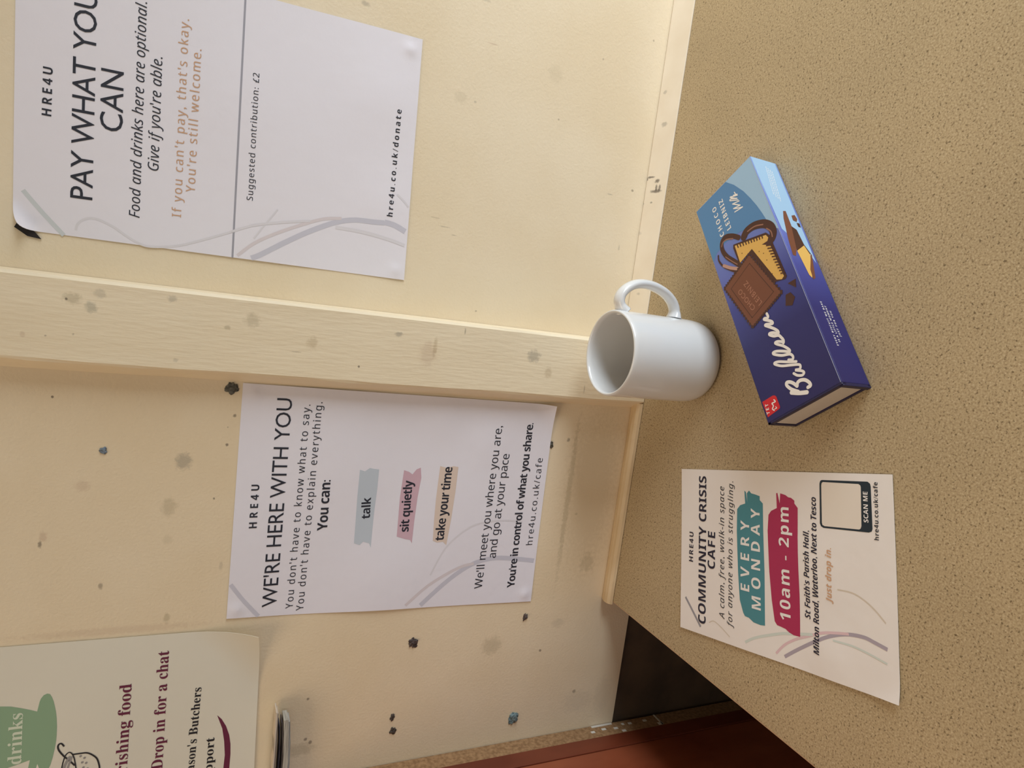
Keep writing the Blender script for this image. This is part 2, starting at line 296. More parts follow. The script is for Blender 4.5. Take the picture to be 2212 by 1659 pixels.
BL=[([(13.25, 40.84),(9.81, 34.52),(7.39, 28.33)], 3.2, 'cream'),([(11.12, 34.89),(15.44, 39.69),(19.93, 42.42),(22.03, 41.7),(21.19, 38.94),(18.72, 36.34),(15.47, 34.42)], 2.68, 'cream'),([(15.39, 34.26),(17.51, 32.86),(17.98, 29.83),(16.29, 26.1),(12.98, 23.69),(10.58, 23.65),(10.26, 26.16)], 2.71, 'cream'),([(25.41, 33.15),(22.63, 30.82),(20.75, 26.94),(21.81, 24.8),(23.85, 26.05),(27.04, 30.81),(25.98, 27.29),(27.42, 25.71),(29.39, 26.46),(32.21, 32.41),(35.92, 40.65),(39.97, 45.77),(41.26, 45.63),(40.2, 41.81),(36.09, 34.63),(32.5, 27.48)], 2.06, 'cream'),([(37.08, 33.22),(35.63, 30.15),(37.03, 28.77),(39.12, 29.21),(40.85, 31.09),(43.32, 37.45),(47.45, 43.27),(49.26, 44.03),(48.74, 40.66),(45.36, 34.57),(42.35, 30.15),(44.15, 29.76),(49.29, 33.36),(53.26, 37.69),(55.4, 39.12),(55.04, 36.42),(52.64, 32.91),(51.21, 32.23)], 2.17, 'cream'),([(51.21, 32.23),(53.36, 31.5),(56.56, 32.52),(59.12, 34.05),(60.87, 38.0),(63.89, 41.27),(64.94, 40.82),(63.5, 37.38),(60.57, 33.83),(62.4, 33.24),(66.19, 35.71),(70.38, 39.63),(73.11, 42.16),(73.2, 40.85),(71.45, 37.6),(70.64, 35.13),(72.37, 35.33),(74.85, 37.71),(77.99, 41.14),(78.51, 40.38),(77.41, 38.2),(78.02, 36.88),(80.9, 37.12)], 2.32, 'cream')]
BM=[([(180.28, 32.3),(179.23, 28.12),(178.26, 23.56)], 0.95, 'cream'),([(178.26, 23.56),(180.75, 27.9),(183.99, 32.26)], 0.96, 'cream'),([(183.99, 32.26),(181.51, 25.08)], 0.95, 'cream'),([(181.51, 25.08),(188.44, 31.57)], 0.98, 'cream'),([(188.44, 31.57),(185.68, 24.56)], 0.96, 'cream'),([(187.3, 25.12),(190.27, 28.92),(193.13, 32.68),(193.74, 31.3),(189.37, 25.51)], 0.99, 'cream'),([(189.37, 25.51),(192.59, 28.8),(195.96, 31.48),(193.58, 27.53),(191.67, 24.11)], 0.99, 'cream'),([(194.8, 27.86),(192.77, 24.07)], 0.97, 'cream'),([(193.59, 25.41),(196.51, 25.87)], 0.98, 'cream')]
BQ=[([(7.8, 60.59),(9.53, 61.78),(11.43, 59.99),(13.63, 60.5),(13.59, 57.13),(15.47, 57.77)], 0.98, 'cream'),([(9.83, 58.27),(8.49, 57.89),(8.59, 59.77)], 0.64, 'cream')]
BP=[([(213.24, -0.0),(212.31, 30.41),(202.84, 23.77),(190.18, 17.56),(178.75, 13.7),(168.4, 10.83),(159.05, 8.89),(149.1, 7.33),(141.61, 5.97),(136.52, -0.25),(147.4, -1.05),(160.33, -0.95)], 'sky'),([(212.31, 30.41),(212.57, 70.99),(194.31, 70.34),(179.16, 70.79),(154.95, 70.92),(160.43, 63.08),(162.65, 51.28),(160.86, 36.33),(156.71, 23.08),(150.52, 9.03),(149.1, 7.33),(159.05, 8.89),(168.4, 10.83),(178.75, 13.7),(190.18, 17.56),(202.84, 23.77)], 'midblue')]
BTag=[([(18.86, 68.97),(18.99, 57.71),(18.33, 55.86),(16.78, 54.79),(8.47, 54.56),(7.19, 55.11),(6.78, 56.72),(5.52, 68.4)], 'red')]
BC=[([(153.77, 32.3),(156.09, 27.84),(155.05, 19.75),(150.04, 11.12),(143.4, 6.32),(137.29, 6.02),(133.62, 9.17),(133.86, 13.61)], 6.94, 'choc'),([(156.7, 37.23),(162.87, 42.72),(167.17, 49.67),(165.2, 54.92),(158.38, 56.84),(149.6, 54.55),(141.26, 49.57),(135.13, 45.91)], 4.29, 'choc'),([(157.08, 62.89),(151.93, 63.9),(143.3, 60.64),(131.62, 51.4)], 1.69, 'choc'),([(155.28, 27.32),(154.09, 19.32),(149.93, 11.98)], 1.12, 'caramel'),([(144.43, 10.28),(139.35, 7.66),(134.6, 8.12)], 1.06, 'caramel'),([(162.08, 56.51),(164.56, 53.59),(163.88, 48.73),(160.11, 42.97)], 1.03, 'caramel'),([(145.0, 60.85),(138.32, 54.89),(133.21, 48.94)], 2.8, 'pinkish'),([(150.77, 56.1),(142.54, 51.29),(136.67, 47.48)], 0.83, 'caramel')]
BG=[([(155.04, 44.66),(148.57, 28.46),(141.9, 12.17),(136.09, 9.07),(130.81, 9.75),(97.14, 8.94),(95.89, 10.83),(99.95, 21.47),(137.83, 33.03),(135.17, 45.45),(152.24, 45.84)], 'choc'),([(153.05, 43.69),(140.08, 12.95),(136.55, 11.66),(134.54, 13.56),(135.35, 19.45),(129.77, 12.58),(98.78, 11.23),(97.57, 13.88),(100.3, 18.22),(138.68, 29.26),(135.82, 44.3)], 'gold'),([(137.23, 33.71),(138.79, 29.22),(99.05, 16.45),(100.27, 22.12)], 'crust')]
BK=[([(152.98, 41.03),(148.87, 40.98)], 1.15, 'choc'),([(151.74, 38.17),(147.77, 38.18)], 1.14, 'choc'),([(150.52, 35.34),(146.67, 35.4)], 1.13, 'choc'),([(149.3, 32.54),(145.59, 32.65)], 1.12, 'choc'),([(148.1, 29.77),(144.52, 29.93)], 1.12, 'choc'),([(146.91, 27.03),(143.45, 27.23)], 1.11, 'choc'),([(145.73, 24.31),(142.4, 24.56)], 1.1, 'choc'),([(144.57, 21.62),(141.36, 21.91)], 1.09, 'choc'),([(143.41, 18.96),(140.33, 19.29)], 1.08, 'choc'),([(142.27, 16.32),(139.31, 16.69)], 1.08, 'choc'),([(131.79, 16.11),(129.07, 11.69)], 1.04, 'choc'),([(128.78, 15.79),(126.14, 11.45)], 1.04, 'choc'),([(125.79, 15.48),(123.23, 11.21)], 1.03, 'choc'),([(122.82, 15.17),(120.34, 10.97)], 1.02, 'choc'),([(119.86, 14.86),(117.46, 10.74)], 1.02, 'choc'),([(116.93, 14.55),(114.6, 10.5)], 1.01, 'choc'),([(114.0, 14.25),(111.75, 10.27)], 1.0, 'choc'),([(111.1, 13.94),(108.92, 10.04)], 1.0, 'choc'),([(108.22, 13.64),(106.1, 9.81)], 0.99, 'choc'),([(105.35, 13.34),(103.3, 9.58)], 0.98, 'choc'),([(102.49, 13.04),(100.52, 9.35)], 0.98, 'choc')]
BD=[(142.0, 39.48),(127.68, 20.7),(120.59, 20.11),(131.89, 23.81),(107.12, 19.95)]
BQ4=[(136.72, 33.43),(88.24, 17.87),(78.5, 53.99),(126.16, 67.94)]
BU=[([(91.46, 10.56),(90.52, 3.06),(84.0, 5.38)], 'choc'),([(84.39, 15.76),(83.73, 11.25),(77.95, 9.05),(73.43, 13.62),(76.57, 19.15)], 'choc')]
BSP=[([(213.24, 30.0),(213.42, 2.04),(107.48, 2.55),(114.95, 5.9),(126.35, 15.55),(136.35, 27.0)], 'sky'),([(156.77, 16.77),(157.55, 13.5),(142.39, 13.95),(119.55, 18.69),(110.56, 23.43),(110.94, 26.62),(126.52, 24.6),(148.5, 19.87)], 'choc2'),([(141.8, 14.22),(139.1, 9.63),(124.76, 8.19),(115.76, 4.35),(115.95, 11.21),(115.77, 19.88)], 'choc'),([(116.33, 19.62),(123.61, 8.73),(114.95, 5.9),(91.4, 15.0),(93.95, 17.16)], 'gold'),([(116.2, 4.72),(115.32, 3.97),(92.04, 11.28),(90.02, 14.54),(99.52, 13.34)], 'choc2'),([(153.78, 8.75),(155.31, 4.5),(151.21, 3.43),(148.04, 5.49),(148.79, 9.27)], 'choc2'),([(146.83, 6.05),(146.98, 3.03),(142.63, 3.29),(143.09, 6.02)], 'choc')]
BSL=[([(205.2, 15.22),(189.77, 16.44),(171.89, 20.03)], 0.43, 'cream'),([(203.84, 13.41),(188.62, 14.33),(170.13, 18.23)], 0.43, 'cream'),([(202.48, 11.59),(187.47, 12.21),(168.36, 16.43)], 0.43, 'cream'),([(201.12, 9.78),(186.32, 10.09),(166.6, 14.63)], 0.43, 'cream')]
ML=[(-176.39, 435.53, 7.39, 6.4, (0.2, 0.19, 0.16), 0.6),(-197.32, 504.59, 4.82, 5.44, (0.5, 0.33, 0.23), 0.35),(-214.77, 443.85, 7.87, 6.03, (0.3, 0.24, 0.13), 0.4),(-237.75, 528.15, 4.45, 2.93, (0.5, 0.33, 0.23), 0.5),(-243.61, 529.97, 2.97, 1.47, (0.05, 0.035, 0.03), 0.8),(-280.36, 488.38, 3.13, 1.59, (0.05, 0.035, 0.03), 0.6),(-311.37, 439.43, 4.54, 2.77, (0.3, 0.24, 0.13), 0.5),(-128.22, 526.96, 1.06, 0.86, (0.05, 0.035, 0.03), 1),(-136.36, 400.12, 1.57, 1.42, (0.05, 0.035, 0.03), 0.8),(-161.45, 404.28, 1.39, 1.24, (0.05, 0.035, 0.03), 0.9),(-207.89, 410.81, 1.01, 0.89, (0.05, 0.035, 0.03), 0.8),(-146.43, 404.7, 0.79, 0.71, (0.05, 0.035, 0.03), 0.6),(-242.47, 443.1, 4.39, 4.06, (0.3, 0.24, 0.13), 0.2),(-369.5, 133.17, 10.56, 11.87, (0.3, 0.24, 0.13), 0.4),(-381.38, 73.44, 1.66, 1.76, (0.05, 0.035, 0.03), 0.8),(-436.4, 21.52, 2.33, 2.53, (0.05, 0.035, 0.03), 0.6),(-449.59, 16.29, 14.09, 21.43, (0.2, 0.19, 0.16), 0.14),(-446.0, -17.64, 23.88, 11.86, (0.2, 0.19, 0.16), 0.14),(-211.37, 66.29, 93.7, 3.43, (0.3, 0.24, 0.13), 0.42),(-201.15, 38.87, 102.46, 34.75, (0.42, 0.29, 0.14), 0.3),(-318.91, 475.78, 3.62, 71.08, (0.5, 0.33, 0.23), 0.3),(-402.37, 316.69, 1.42, 1.28, (0.05, 0.035, 0.03), 0.8),(-443.35, 315.03, 1.92, 1.74, (0.05, 0.035, 0.03), 0.8),(-447.0, 310.47, 1.93, 1.75, (0.05, 0.035, 0.03), 0.8),(-453.21, 320.44, 6.73, 14.98, (0.3, 0.24, 0.13), 0.4),(-145.86, 75.71, 2.51, 1.68, (0.05, 0.035, 0.03), 0.7),(-226.97, 52.78, 1.58, 1.75, (0.3, 0.24, 0.13), 0.5),(-227.9, -4.67, 7.64, 2.5, (0.3, 0.24, 0.13), 0.4),(-283.03, 29.89, 12.0, 9.65, (0.3, 0.24, 0.13), 0.35),(-267.43, 401.09, 4.17, 1.46, (0.2, 0.19, 0.16), 0.3),(-350.89, 56.18, 5.52, 8.3, (0.2, 0.19, 0.16), 0.2)]  # includes a wide tan patch above the table, an olive-brown one below the leaflets
MP=[(-52.52, 515.37, 4.31, 6.13, (0.3, 0.24, 0.13), 0.5),(-53.27, 518.69, 1.16, 0.97, (0.05, 0.035, 0.03), 0.9),(-46.61, 498.05, 3.36, 4.32, (0.2, 0.19, 0.16), 0.35),(-57.42, 503.54, 4.36, 4.0, (0.22, 0.23, 0.18), 0.55),(-44.44, 451.6, 2.45, 3.43, (0.2, 0.19, 0.16), 0.45),(-54.56, 393.96, 5.9, 6.18, (0.3, 0.24, 0.13), 0.4),(-62.4, 411.42, 1.83, 2.68, (0.3, 0.24, 0.13), 0.5),(-68.15, 346.03, 5.03, 5.2, (0.42, 0.29, 0.14), 0.45),(-53.26, 273.63, 2.44, 3.73, (0.2, 0.19, 0.16), 0.6),(-84.74, 305.74, 1.01, 0.99, (0.05, 0.035, 0.03), 0.9),(-68.33, 244.97, 12.54, 9.47, (0.5, 0.33, 0.23), 0.35),(-61.48, 239.23, 10.05, 2.18, (0.42, 0.29, 0.14), 0.5),(-60.96, 138.74, 6.32, 7.0, (0.2, 0.19, 0.16), 0.6),(-74.95, 120.17, 5.99, 4.11, (0.42, 0.29, 0.14), 0.45),(-81.23, 543.42, 1.97, 1.6, (0.5, 0.33, 0.23), 0.4),(-80.83, 529.91, 0.66, 0.82, (0.05, 0.035, 0.03), 0.5),(-78.11, 513.34, 0.84, 0.71, (0.05, 0.035, 0.03), 0.4),(-91.63, 446.03, 1.8, 1.9, (0.2, 0.19, 0.16), 0.35),(-44.34, 212.27, 2.97, 0.68, (0.05, 0.035, 0.03), 0.6),(-76.68, 358.23, 0.46, 5.1, (0.05, 0.035, 0.03), 0.35),(-88.65, 76.73, 4.3, 0.66, (0.05, 0.035, 0.03), 0.5)]
MR=[(124.71, 22.15, 1.45, 1.8, (0.05, 0.035, 0.03), 0.7),(245.34, 80.53, 1.32, 1.11, (0.05, 0.035, 0.03), 0.4),(279.79, 23.15, 1.35, 1.19, (0.05, 0.035, 0.03), 0.5),(175.84, 121.79, 0.88, 1.06, (0.05, 0.035, 0.03), 0.5),(170.62, 211.86, 1.24, 1.42, (0.2, 0.19, 0.16), 0.5),(171.08, 226.96, 5.73, 6.47, (0.3, 0.24, 0.13), 0.2),(-25.03, 185.22, 0.92, 0.99, (0.05, 0.035, 0.03), 0.5),(217.12, 132.03, 8.59, 8.34, (0.3, 0.24, 0.13), 0.15),(262.08, 213.35, 1.59, 5.65, (0.2, 0.19, 0.16), 0.3),(226.21, 201.29, 0.82, 5.74, (0.5, 0.33, 0.23), 0.5),(-31.37, 478.5, 0.04, 0.03, (0.2, 0.19, 0.16), 0),(225.55, 322.01, 2.23, 4.06, (0.2, 0.19, 0.16), 0.5),(115.56, 49.31, 0.71, 3.48, (0.2, 0.19, 0.16), 0.5),(62.65, 28.59, 2.96, 1.19, (0.2, 0.19, 0.16), 0.4),(57.71, 238.17, 0.64, 4.58, (0.05, 0.035, 0.03), 0.3),(50.77, 227.99, 0.65, 5.57, (0.05, 0.035, 0.03), 0.35),(44.58, 217.75, 0.65, 2.83, (0.05, 0.035, 0.03), 0.35)]
MS=[(141.6, 24.31, 1.27, 6.0, (0.05, 0.035, 0.03), 1),(140.31, 29.79, 2.56, 2.59, (0.05, 0.035, 0.03), 1),(136.93, 14.19, 2.51, 3.33, (0.05, 0.035, 0.03), 1),(126.2, 13.91, 2.0, 7.54, (0.05, 0.035, 0.03), 1),(130.11, 14.09, 4.01, 1.66, (0.05, 0.035, 0.03), 0.9),(130.05, 9.27, 3.49, 1.64, (0.05, 0.035, 0.03), 0.9),(113.46, 29.71, 1.53, 2.6, (0.2, 0.19, 0.16), 0.9),(114.4, 18.28, 1.01, 1.69, (0.2, 0.19, 0.16), 0.9),(196.02, 16.21, 2.51, 4.15, (0.2, 0.19, 0.16), 0.6),(230.08, 21.52, 2.02, 2.51, (0.2, 0.19, 0.16), 0.5),(169.39, 32.97, 1.03, 2.6, (0.05, 0.035, 0.03), 0.9),(81.84, 29.32, 2.55, 4.37, (0.2, 0.19, 0.16), 0.3),(16.08, 16.81, 1.51, 2.56, (0.2, 0.19, 0.16), 0.4)]
blobs=[(-113.1, 403.7),(-168.6, 492.3),(-151.5, 96.0),(-356.6, 220.3),(-340.2, 98.2),(-434.1, 232.7),(-449.3, 230.5),(-456.7, 95.7)]
Q1=[(-7.72, 561.96),(199.86, 567.48),(210.68, 269.03),(-4.74, 261.79)]
TAB=[(-6.48, 561.15),(-2.75, 559.32),(-7.78, 548.57),(-12.93, 544.02),(-11.93, 552.71)]
Q2=[(-315.49, 393.14),(-108.23, 395.86),(-109.52, 98.15),(-322.77, 94.44)]
QF=[(-295.21, -127.27),(-150.18, -93.28),(-96.05, -300.45),(-241.39, -336.27)]

INK = dict(ink=mat('ink_slate', lin(38, 40, 52), .6), tan=mat('ink_tan', lin(206, 162, 128), .6), rule=mat('ink_rule', lin(160, 158, 168), .6),
    grey=mat('ink_grey_wash', lin(206, 210, 213), .7), pale=mat('ink_pale_wash', lin(222, 218, 224), .7), lilac=mat('ink_lilac', lin(203, 201, 213), .7),
    blush=mat('ink_blush', lin(219, 209, 213), .7), navy=mat('ink_navy', lin(32, 30, 52), .6), white=mat('ink_white', lin(236, 232, 230), .6),
    teal=mat('ink_teal', lin(72, 136, 148), .6), crimson=mat('ink_crimson', lin(170, 40, 84), .6), dark=mat('ink_dark_teal', lin(22, 40, 52), .6),
    paper2=mat('ink_cream', lin(228, 218, 206), .7), greyd=mat('ink_grey', lin(150, 148, 156), .6), greyp=mat('ink_mauve_grey', lin(170, 160, 172), .6),
    rose=mat('ink_rose', lin(220, 190, 196), .6), mint=mat('ink_mint', lin(207, 215, 209), .6), sand=mat('ink_sand', lin(212, 200, 184), .6),
    bluewash=mat('ink_blue_wash', lin(196, 204, 214), .7), pinkwash=mat('ink_pink_wash', lin(208, 174, 186), .7), tanwash=mat('ink_tan_wash', lin(222, 202, 188), .7),
    burg=mat('ink_burgundy', lin(104, 30, 62), .6), black=mat('ink_black', lin(30, 28, 34), .6), green=mat('ink_sage', lin(140, 170, 138), .6),
    pale3=mat('ink_pale_green', lin(214, 222, 200), .6), paper3=mat('ink_paper', lin(232, 226, 210), .6), hatch=mat('ink_hatch_grey', lin(150, 146, 144), .6),
    cream=mat('ink_warm_white', lin(238, 232, 226), .5), red=mat('ink_red', lin(206, 36, 44), .4), choc=mat('print_chocolate', lin(72, 38, 26), .35),
    choc2=mat('print_milk_chocolate', lin(116, 68, 46), .35), caramel=mat('print_chocolate_sheen', lin(150, 104, 84), .35), gold=mat('print_biscuit', lin(222, 176, 92), .4),
    sky=mat('print_sky_blue', lin(158, 192, 220), .3), midblue=mat('print_mid_blue', lin(84, 134, 182), .3), edge_pale=mat('pale_carton_edge', lin(196, 208, 236), .4), pinkish=mat('print_pale_cocoa', lin(188, 146, 132), .35), crust=mat('print_toasted_brown', lin(118, 76, 40), .4), emb=mat('print_embossed', lin(168, 116, 92), .35))
paper_white = mat('copier_paper', lin(234, 230, 238), .75, .3); bump(paper_white, 90, .25, .001)
paper_flyer = mat('flyer_paper', lin(234, 228, 224), .7, .3); bump(paper_flyer, 70, .25, .001)
paper_cream = mat('aged_poster_paper', lin(226, 220, 204), .7, .3); bump(paper_cream, 60, .25, .001)
# ---------------------------------------------------------------- the room
cream1 = lin(234, 216, 186); cream2 = lin(229, 209, 176)
def wallmat(name, marks, c1=cream1, c2=cream2, scale=9, vec=(1, 1, 1), bs=420, bst=.25, rough=.5):
    m = mat(name, c1, rough, .4)
    s = mottled(m, c1, c2, scale, .35, .65, vec)
    bump(m, bs, bst, .001, vec)
    stains_and_patches(m, s, marks)
    return m
m_left = wallmat('cream_paint_left', ML)
m_right = wallmat('cream_paint_right', MR, lin(236, 220, 192), lin(231, 213, 182))
m_post = wallmat('cream_paint_timber', MP, lin(243, 228, 199), lin(236, 219, 188), 24, (1, 1, .16), 380, .4)
m_bead = wallmat('cream_paint_bead', [], lin(226, 204, 168), lin(206, 180, 140), 60, (.3, 1, 1), 300, .4)
m_strip = mat('cream_gloss_strip', lin(238, 226, 206), .35); stains_and_patches(m_strip, mottled(m_strip, lin(238, 226, 206), lin(232, 218, 196), 30), MS, 1)
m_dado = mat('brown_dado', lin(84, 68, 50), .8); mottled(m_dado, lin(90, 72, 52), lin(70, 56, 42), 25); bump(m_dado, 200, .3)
m_floor = mat('dark_floor', lin(60, 34, 26), .6); mottled(m_floor, lin(66, 38, 28), lin(48, 28, 22), 12)
m_room = mat('cream_room_paint', lin(226, 214, 190), .7); mottled(m_room, lin(228, 216, 192), lin(222, 210, 186), 3)
def st(o): o['kind'] = 'structure'; return o
FZ, CZ = -0.74, 1.90
st(boxo('wall_left', (-1.70, -0.0865, 0.0, 0.060, -0.0385, CZ), m_left))
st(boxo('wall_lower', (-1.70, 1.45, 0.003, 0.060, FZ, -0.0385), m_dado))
st(boxo('wall_right', (-0.0865, 1.45, 0.030, 0.060, -0.0385, CZ), m_right))
# vertical timber cover post: bevelled left side, square right side
def post():
    prof = [(-.1072, .0295), (-.1072, -.0005), (-.0995, -.0165), (-.0975, -.0180), (-.0395, -.0180), (-.0372, -.0160), (-.0368, .0295)]
    V = []; F = []; n = 60; k = len(prof)
    for i in range(n + 1):
        z = .0006 + (CZ - .0006) * i / n
        for j, (x, y) in enumerate(prof):
            w = .0005 * sin(z * 31 + j) + .0003 * sin(z * 83 + 2 * j)
            V.append((x + (w if j in (1, 2, 3) else 0) * .7, y + (w * .6 if 2 <= j <= 5 else 0), z))
    for i in range(n):
        for j in range(k): F.append((i * k + j, i * k + (j + 1) % k, (i + 1) * k + (j + 1) % k, (i + 1) * k + j))
    F += [tuple(range(k))[::-1], tuple(n * k + j for j in range(k))]
    bm = bmesh.new(); vs = [bm.verts.new(v) for v in V]
    for f in F: bm.faces.new([vs[i] for i in f])
    return bm_obj('trim_1', bm, m_post)
st(post())
st(extr('trim_2', [(-.0003, .0006), (-.0003, .0030), (-.004, .0048), (-.009, .0060), (-.0135, .0055), (-.0165, .0035), (-.0175, .0006)], -.3258, -.1000, m_bead, n=24))
st(extr('trim_3', [(.0292, .0003), (.0292, .0058), (.0285, .0061), (.0012, .0006), (.0006, .0001), (.0006, -.030), (.0292, -.030)], -.0362, 1.449, m_strip, n=4))
st(boxo('floor', (-1.75, 1.50, -3.2, 0.06, FZ - .05, FZ), m_floor))
st(boxo('ceiling', (-1.75, 1.50, -3.2, 0.06, CZ, CZ + .05), m_room))
st(boxo('wall_far_left', (-1.75, -1.70, -3.2, 0.06, FZ, CZ), m_room))
# right wall with the window opening the daylight comes through
bm = bmesh.new()
for d in ((1.45, 1.50, -3.2, -1.25, FZ, CZ), (1.45, 1.50, -0.15, 0.06, FZ, CZ), (1.45, 1.50, -1.25, -0.15, FZ, 0.05), (1.45, 1.50, -1.25, -0.15, 0.72, CZ)): box(bm, *d)
st(bm_obj('wall_far_right', bm, m_room))
# ---------------------------------------------------------------- table
m_lam = mat('speckled_laminate', lin(190, 164, 122), .42, .4)
def laminate():
    nt = m_lam.node_tree; L = nt.links.new; b = nt.nodes['Principled BSDF']
    g = N(nt, 'ShaderNodeNewGeometry')
    n1 = N(nt, 'ShaderNodeTexNoise', ins={'Scale': 760, 'Detail': 4, 'Roughness': .65}); L(g.outputs['Position'], n1.inputs['Vector'])
    r1 = N(nt, 'ShaderNodeValToRGB'); e = r1.color_ramp.elements
    e[0].position = .28; e[0].color = lin(118, 94, 64); e[1].position = .44; e[1].color = lin(174, 153, 119)
    x = e.new(.58); x.color = lin(187, 167, 132); x = e.new(.72); x.color = lin(210, 194, 162)
    L(n1.outputs['Fac'], r1.inputs['Fac'])
    n2 = N(nt, 'ShaderNodeTexNoise', ins={'Scale': 540, 'Detail': 1.5}); L(g.outputs['Position'], n2.inputs['Vector'])
    r2 = N(nt, 'ShaderNodeValToRGB'); r2.color_ramp.elements[0].position = .61; r2.color_ramp.elements[1].position = .70
    L(n2.outputs['Fac'], r2.inputs['Fac'])
    mx = N(nt, 'ShaderNodeMix', data_type='RGBA'); mx.inputs[7].default_value = lin(98, 80, 54)
    ml = N(nt, 'ShaderNodeMath', op='MULTIPLY', ins={1: .8}); L(r2.outputs['Color'], ml.inputs[0])
    L(ml.outputs[0], mx.inputs[0]); L(r1.outputs['Color'], mx.inputs[6])
    n3 = N(nt, 'ShaderNodeTexNoise', ins={'Scale': 9, 'Detail': 4}); L(g.outputs['Position'], n3.inputs['Vector'])
    m3 = N(nt, 'ShaderNodeMapRange', ins={1: .3, 2: .7, 3: .93, 4: 1.05}); L(n3.outputs['Fac'], m3.inputs[0])
    mm = N(nt, 'ShaderNodeVectorMath', op='SCALE'); L(mx.outputs[2], mm.inputs[0]); L(m3.outputs[0], mm.inputs['Scale'])
    L(mm.outputs[0], b.inputs['Base Color'])
    bp = N(nt, 'ShaderNodeBump', ins={'Strength': .035, 'Distance': .0003}); L(n1.outputs['Fac'], bp.inputs['Height']); L(bp.outputs[0], b.inputs['Normal'])
laminate()
m_band = mat('table_edge_band', lin(196, 164, 132), .5); bump(m_band, 300, .2)
m_leg = mat('brown_painted_steel', lin(70, 56, 48), .45); bump(m_leg, 200, .1)
tb = empty('table', (.40, -.40, FZ), 'speckled beige laminate table pushed up to the cream wall', 'table')
TO = Vector((.40, -.40, FZ))
def tpart(name, dims, m, bev=0):
    bm = bmesh.new(); box(bm, *dims, bev=bev)
    for v in bm.verts: v.co -= TO
    return bm_obj(name, bm, m, tb)
tpart('tabletop', (-.3222, 1.12, -.80, -.0004, -.026, 0), m_lam)
tpart('edge_band', (-.3232, -.3222, -.80, -.0004, -.026, -.0002), m_band)['label'] = 'thin pinkish edge strip'
for x in (-.26, 1.06):
    for y in (-.74, -.07): tpart('leg', (x - .02, x + .02, y - .02, y + .02, FZ, -.026), m_leg, .003)
tpart('apron', (-.24, 1.04, -.085, -.067, -.09, -.026), m_leg); tpart('apron', (-.24, 1.04, -.745, -.727, -.09, -.026), m_leg)
# ---------------------------------------------------------------- sheets of paper
def sheet_fn(plane, rolls, wave, off, bumps=()):
    """plane 'wall' at y=off, or 'table' at z=off. rolls: (corner xy, inward dir, start t, radius) curl towards the viewer"""
    def pos(a, b):
        p = Vector((a, b)); h = wave * (sin(a * .021 + b * .034) + .6 * sin(b * .051 - a * .017 + 1.3)) if wave else 0.0
        for bx, by, br, bh in bumps:
            q = ((a - bx) ** 2 + (b - by) ** 2) / (br * br)
            if q < 6: h += bh * math.exp(-q)
        for c, d, reach, r in rolls:
            d = Vector(d).normalized(); t = reach - (p - Vector(c)).dot(d)
            if t > 0:
                th = t / r; p = p + d * (t - r * sin(th)); h += r * (1 - cos(th))
        h = max(h + wave * 1.7, .02)
        if plane == 'table': return Vector((p.x, p.y, off * 1000 + h)) / 1000
        return Vector((p.x, off * 1000 - h, p.y)) / 1000
    def f(a, b):
        p = pos(a, b); e = .5
        u = pos(a + e, b) - pos(a - e, b); v = pos(a, b + e) - pos(a, b - e)
        n = u.cross(v); n.normalize()
        return p, n
    return f
def sheet(name, quad, f, m, parent, org, nx=80, ny=110, th=.00022, label=None):
    TL, TR, BR, BL = [Vector(q) for q in quad]
    top = []; bot = []
    for j in range(ny + 1):
        for i in range(nx + 1):
            s = i / nx; t = j / ny
            q = (BL * (1 - s) + BR * s) * (1 - t) + (TL * (1 - s) + TR * s) * t
            p, n = f(q.x, q.y); top.append(p + n * th - Vector(org)); bot.append(p - Vector(org))
    V = top + bot; M = len(top); F = []
    ix = lambda i, j: j * (nx + 1) + i
    for j in range(ny):
        for i in range(nx):
            a, b, c, d = ix(i, j), ix(i + 1, j), ix(i + 1, j + 1), ix(i, j + 1)
            F += [(a, b, c, d), (M + d, M + c, M + b, M + a)]
    rim = [ix(i, 0) for i in range(nx)] + [ix(nx, j) for j in range(ny)] + [ix(i, ny) for i in range(nx, 0, -1)] + [ix(0, j) for j in range(ny, 0, -1)]
    for a, b in zip(rim, rim[1:] + rim[:1]): F.append((a, M + a, M + b, b))
    o = obj(name, V, F, m, parent, smooth=True)
    o.data.set_sharp_from_angle(angle=radians(50))
    if label: o['label'] = label
    return o
TH = .00022
def put(parts, f, org, root, name, label=None):
    P = Print(f)
    for V, F, c, lift in parts: P.add(V, F, INK[c], (TH + lift[0], lift[1]) if isinstance(lift, tuple) else TH + lift)
    return P.make(name, root, org, label)
def each(parts, f, org, root, name, label=None):
    for q in parts: put([q], f, org, root, name, label)
def texts(specs, lift=.00022): return [(V, F, c, lift) for V, F, c in text_lines(specs)]
def strokes(sp, lift=.00008, cap=True, step=.00001):
    out = []
    for i, (pts, w, c) in enumerate(sp):
        V, F = ribbon(pts, w, n=16 if len(pts) < 5 else 9, cap=cap); out.append((V, F, c, (lift + i * step, 4e-7)))
    return out
def polys(sp, lift=.0001, step=.00003): return [(*poly(pts), c, lift + i * step) for i, (pts, c) in enumerate(sp)]
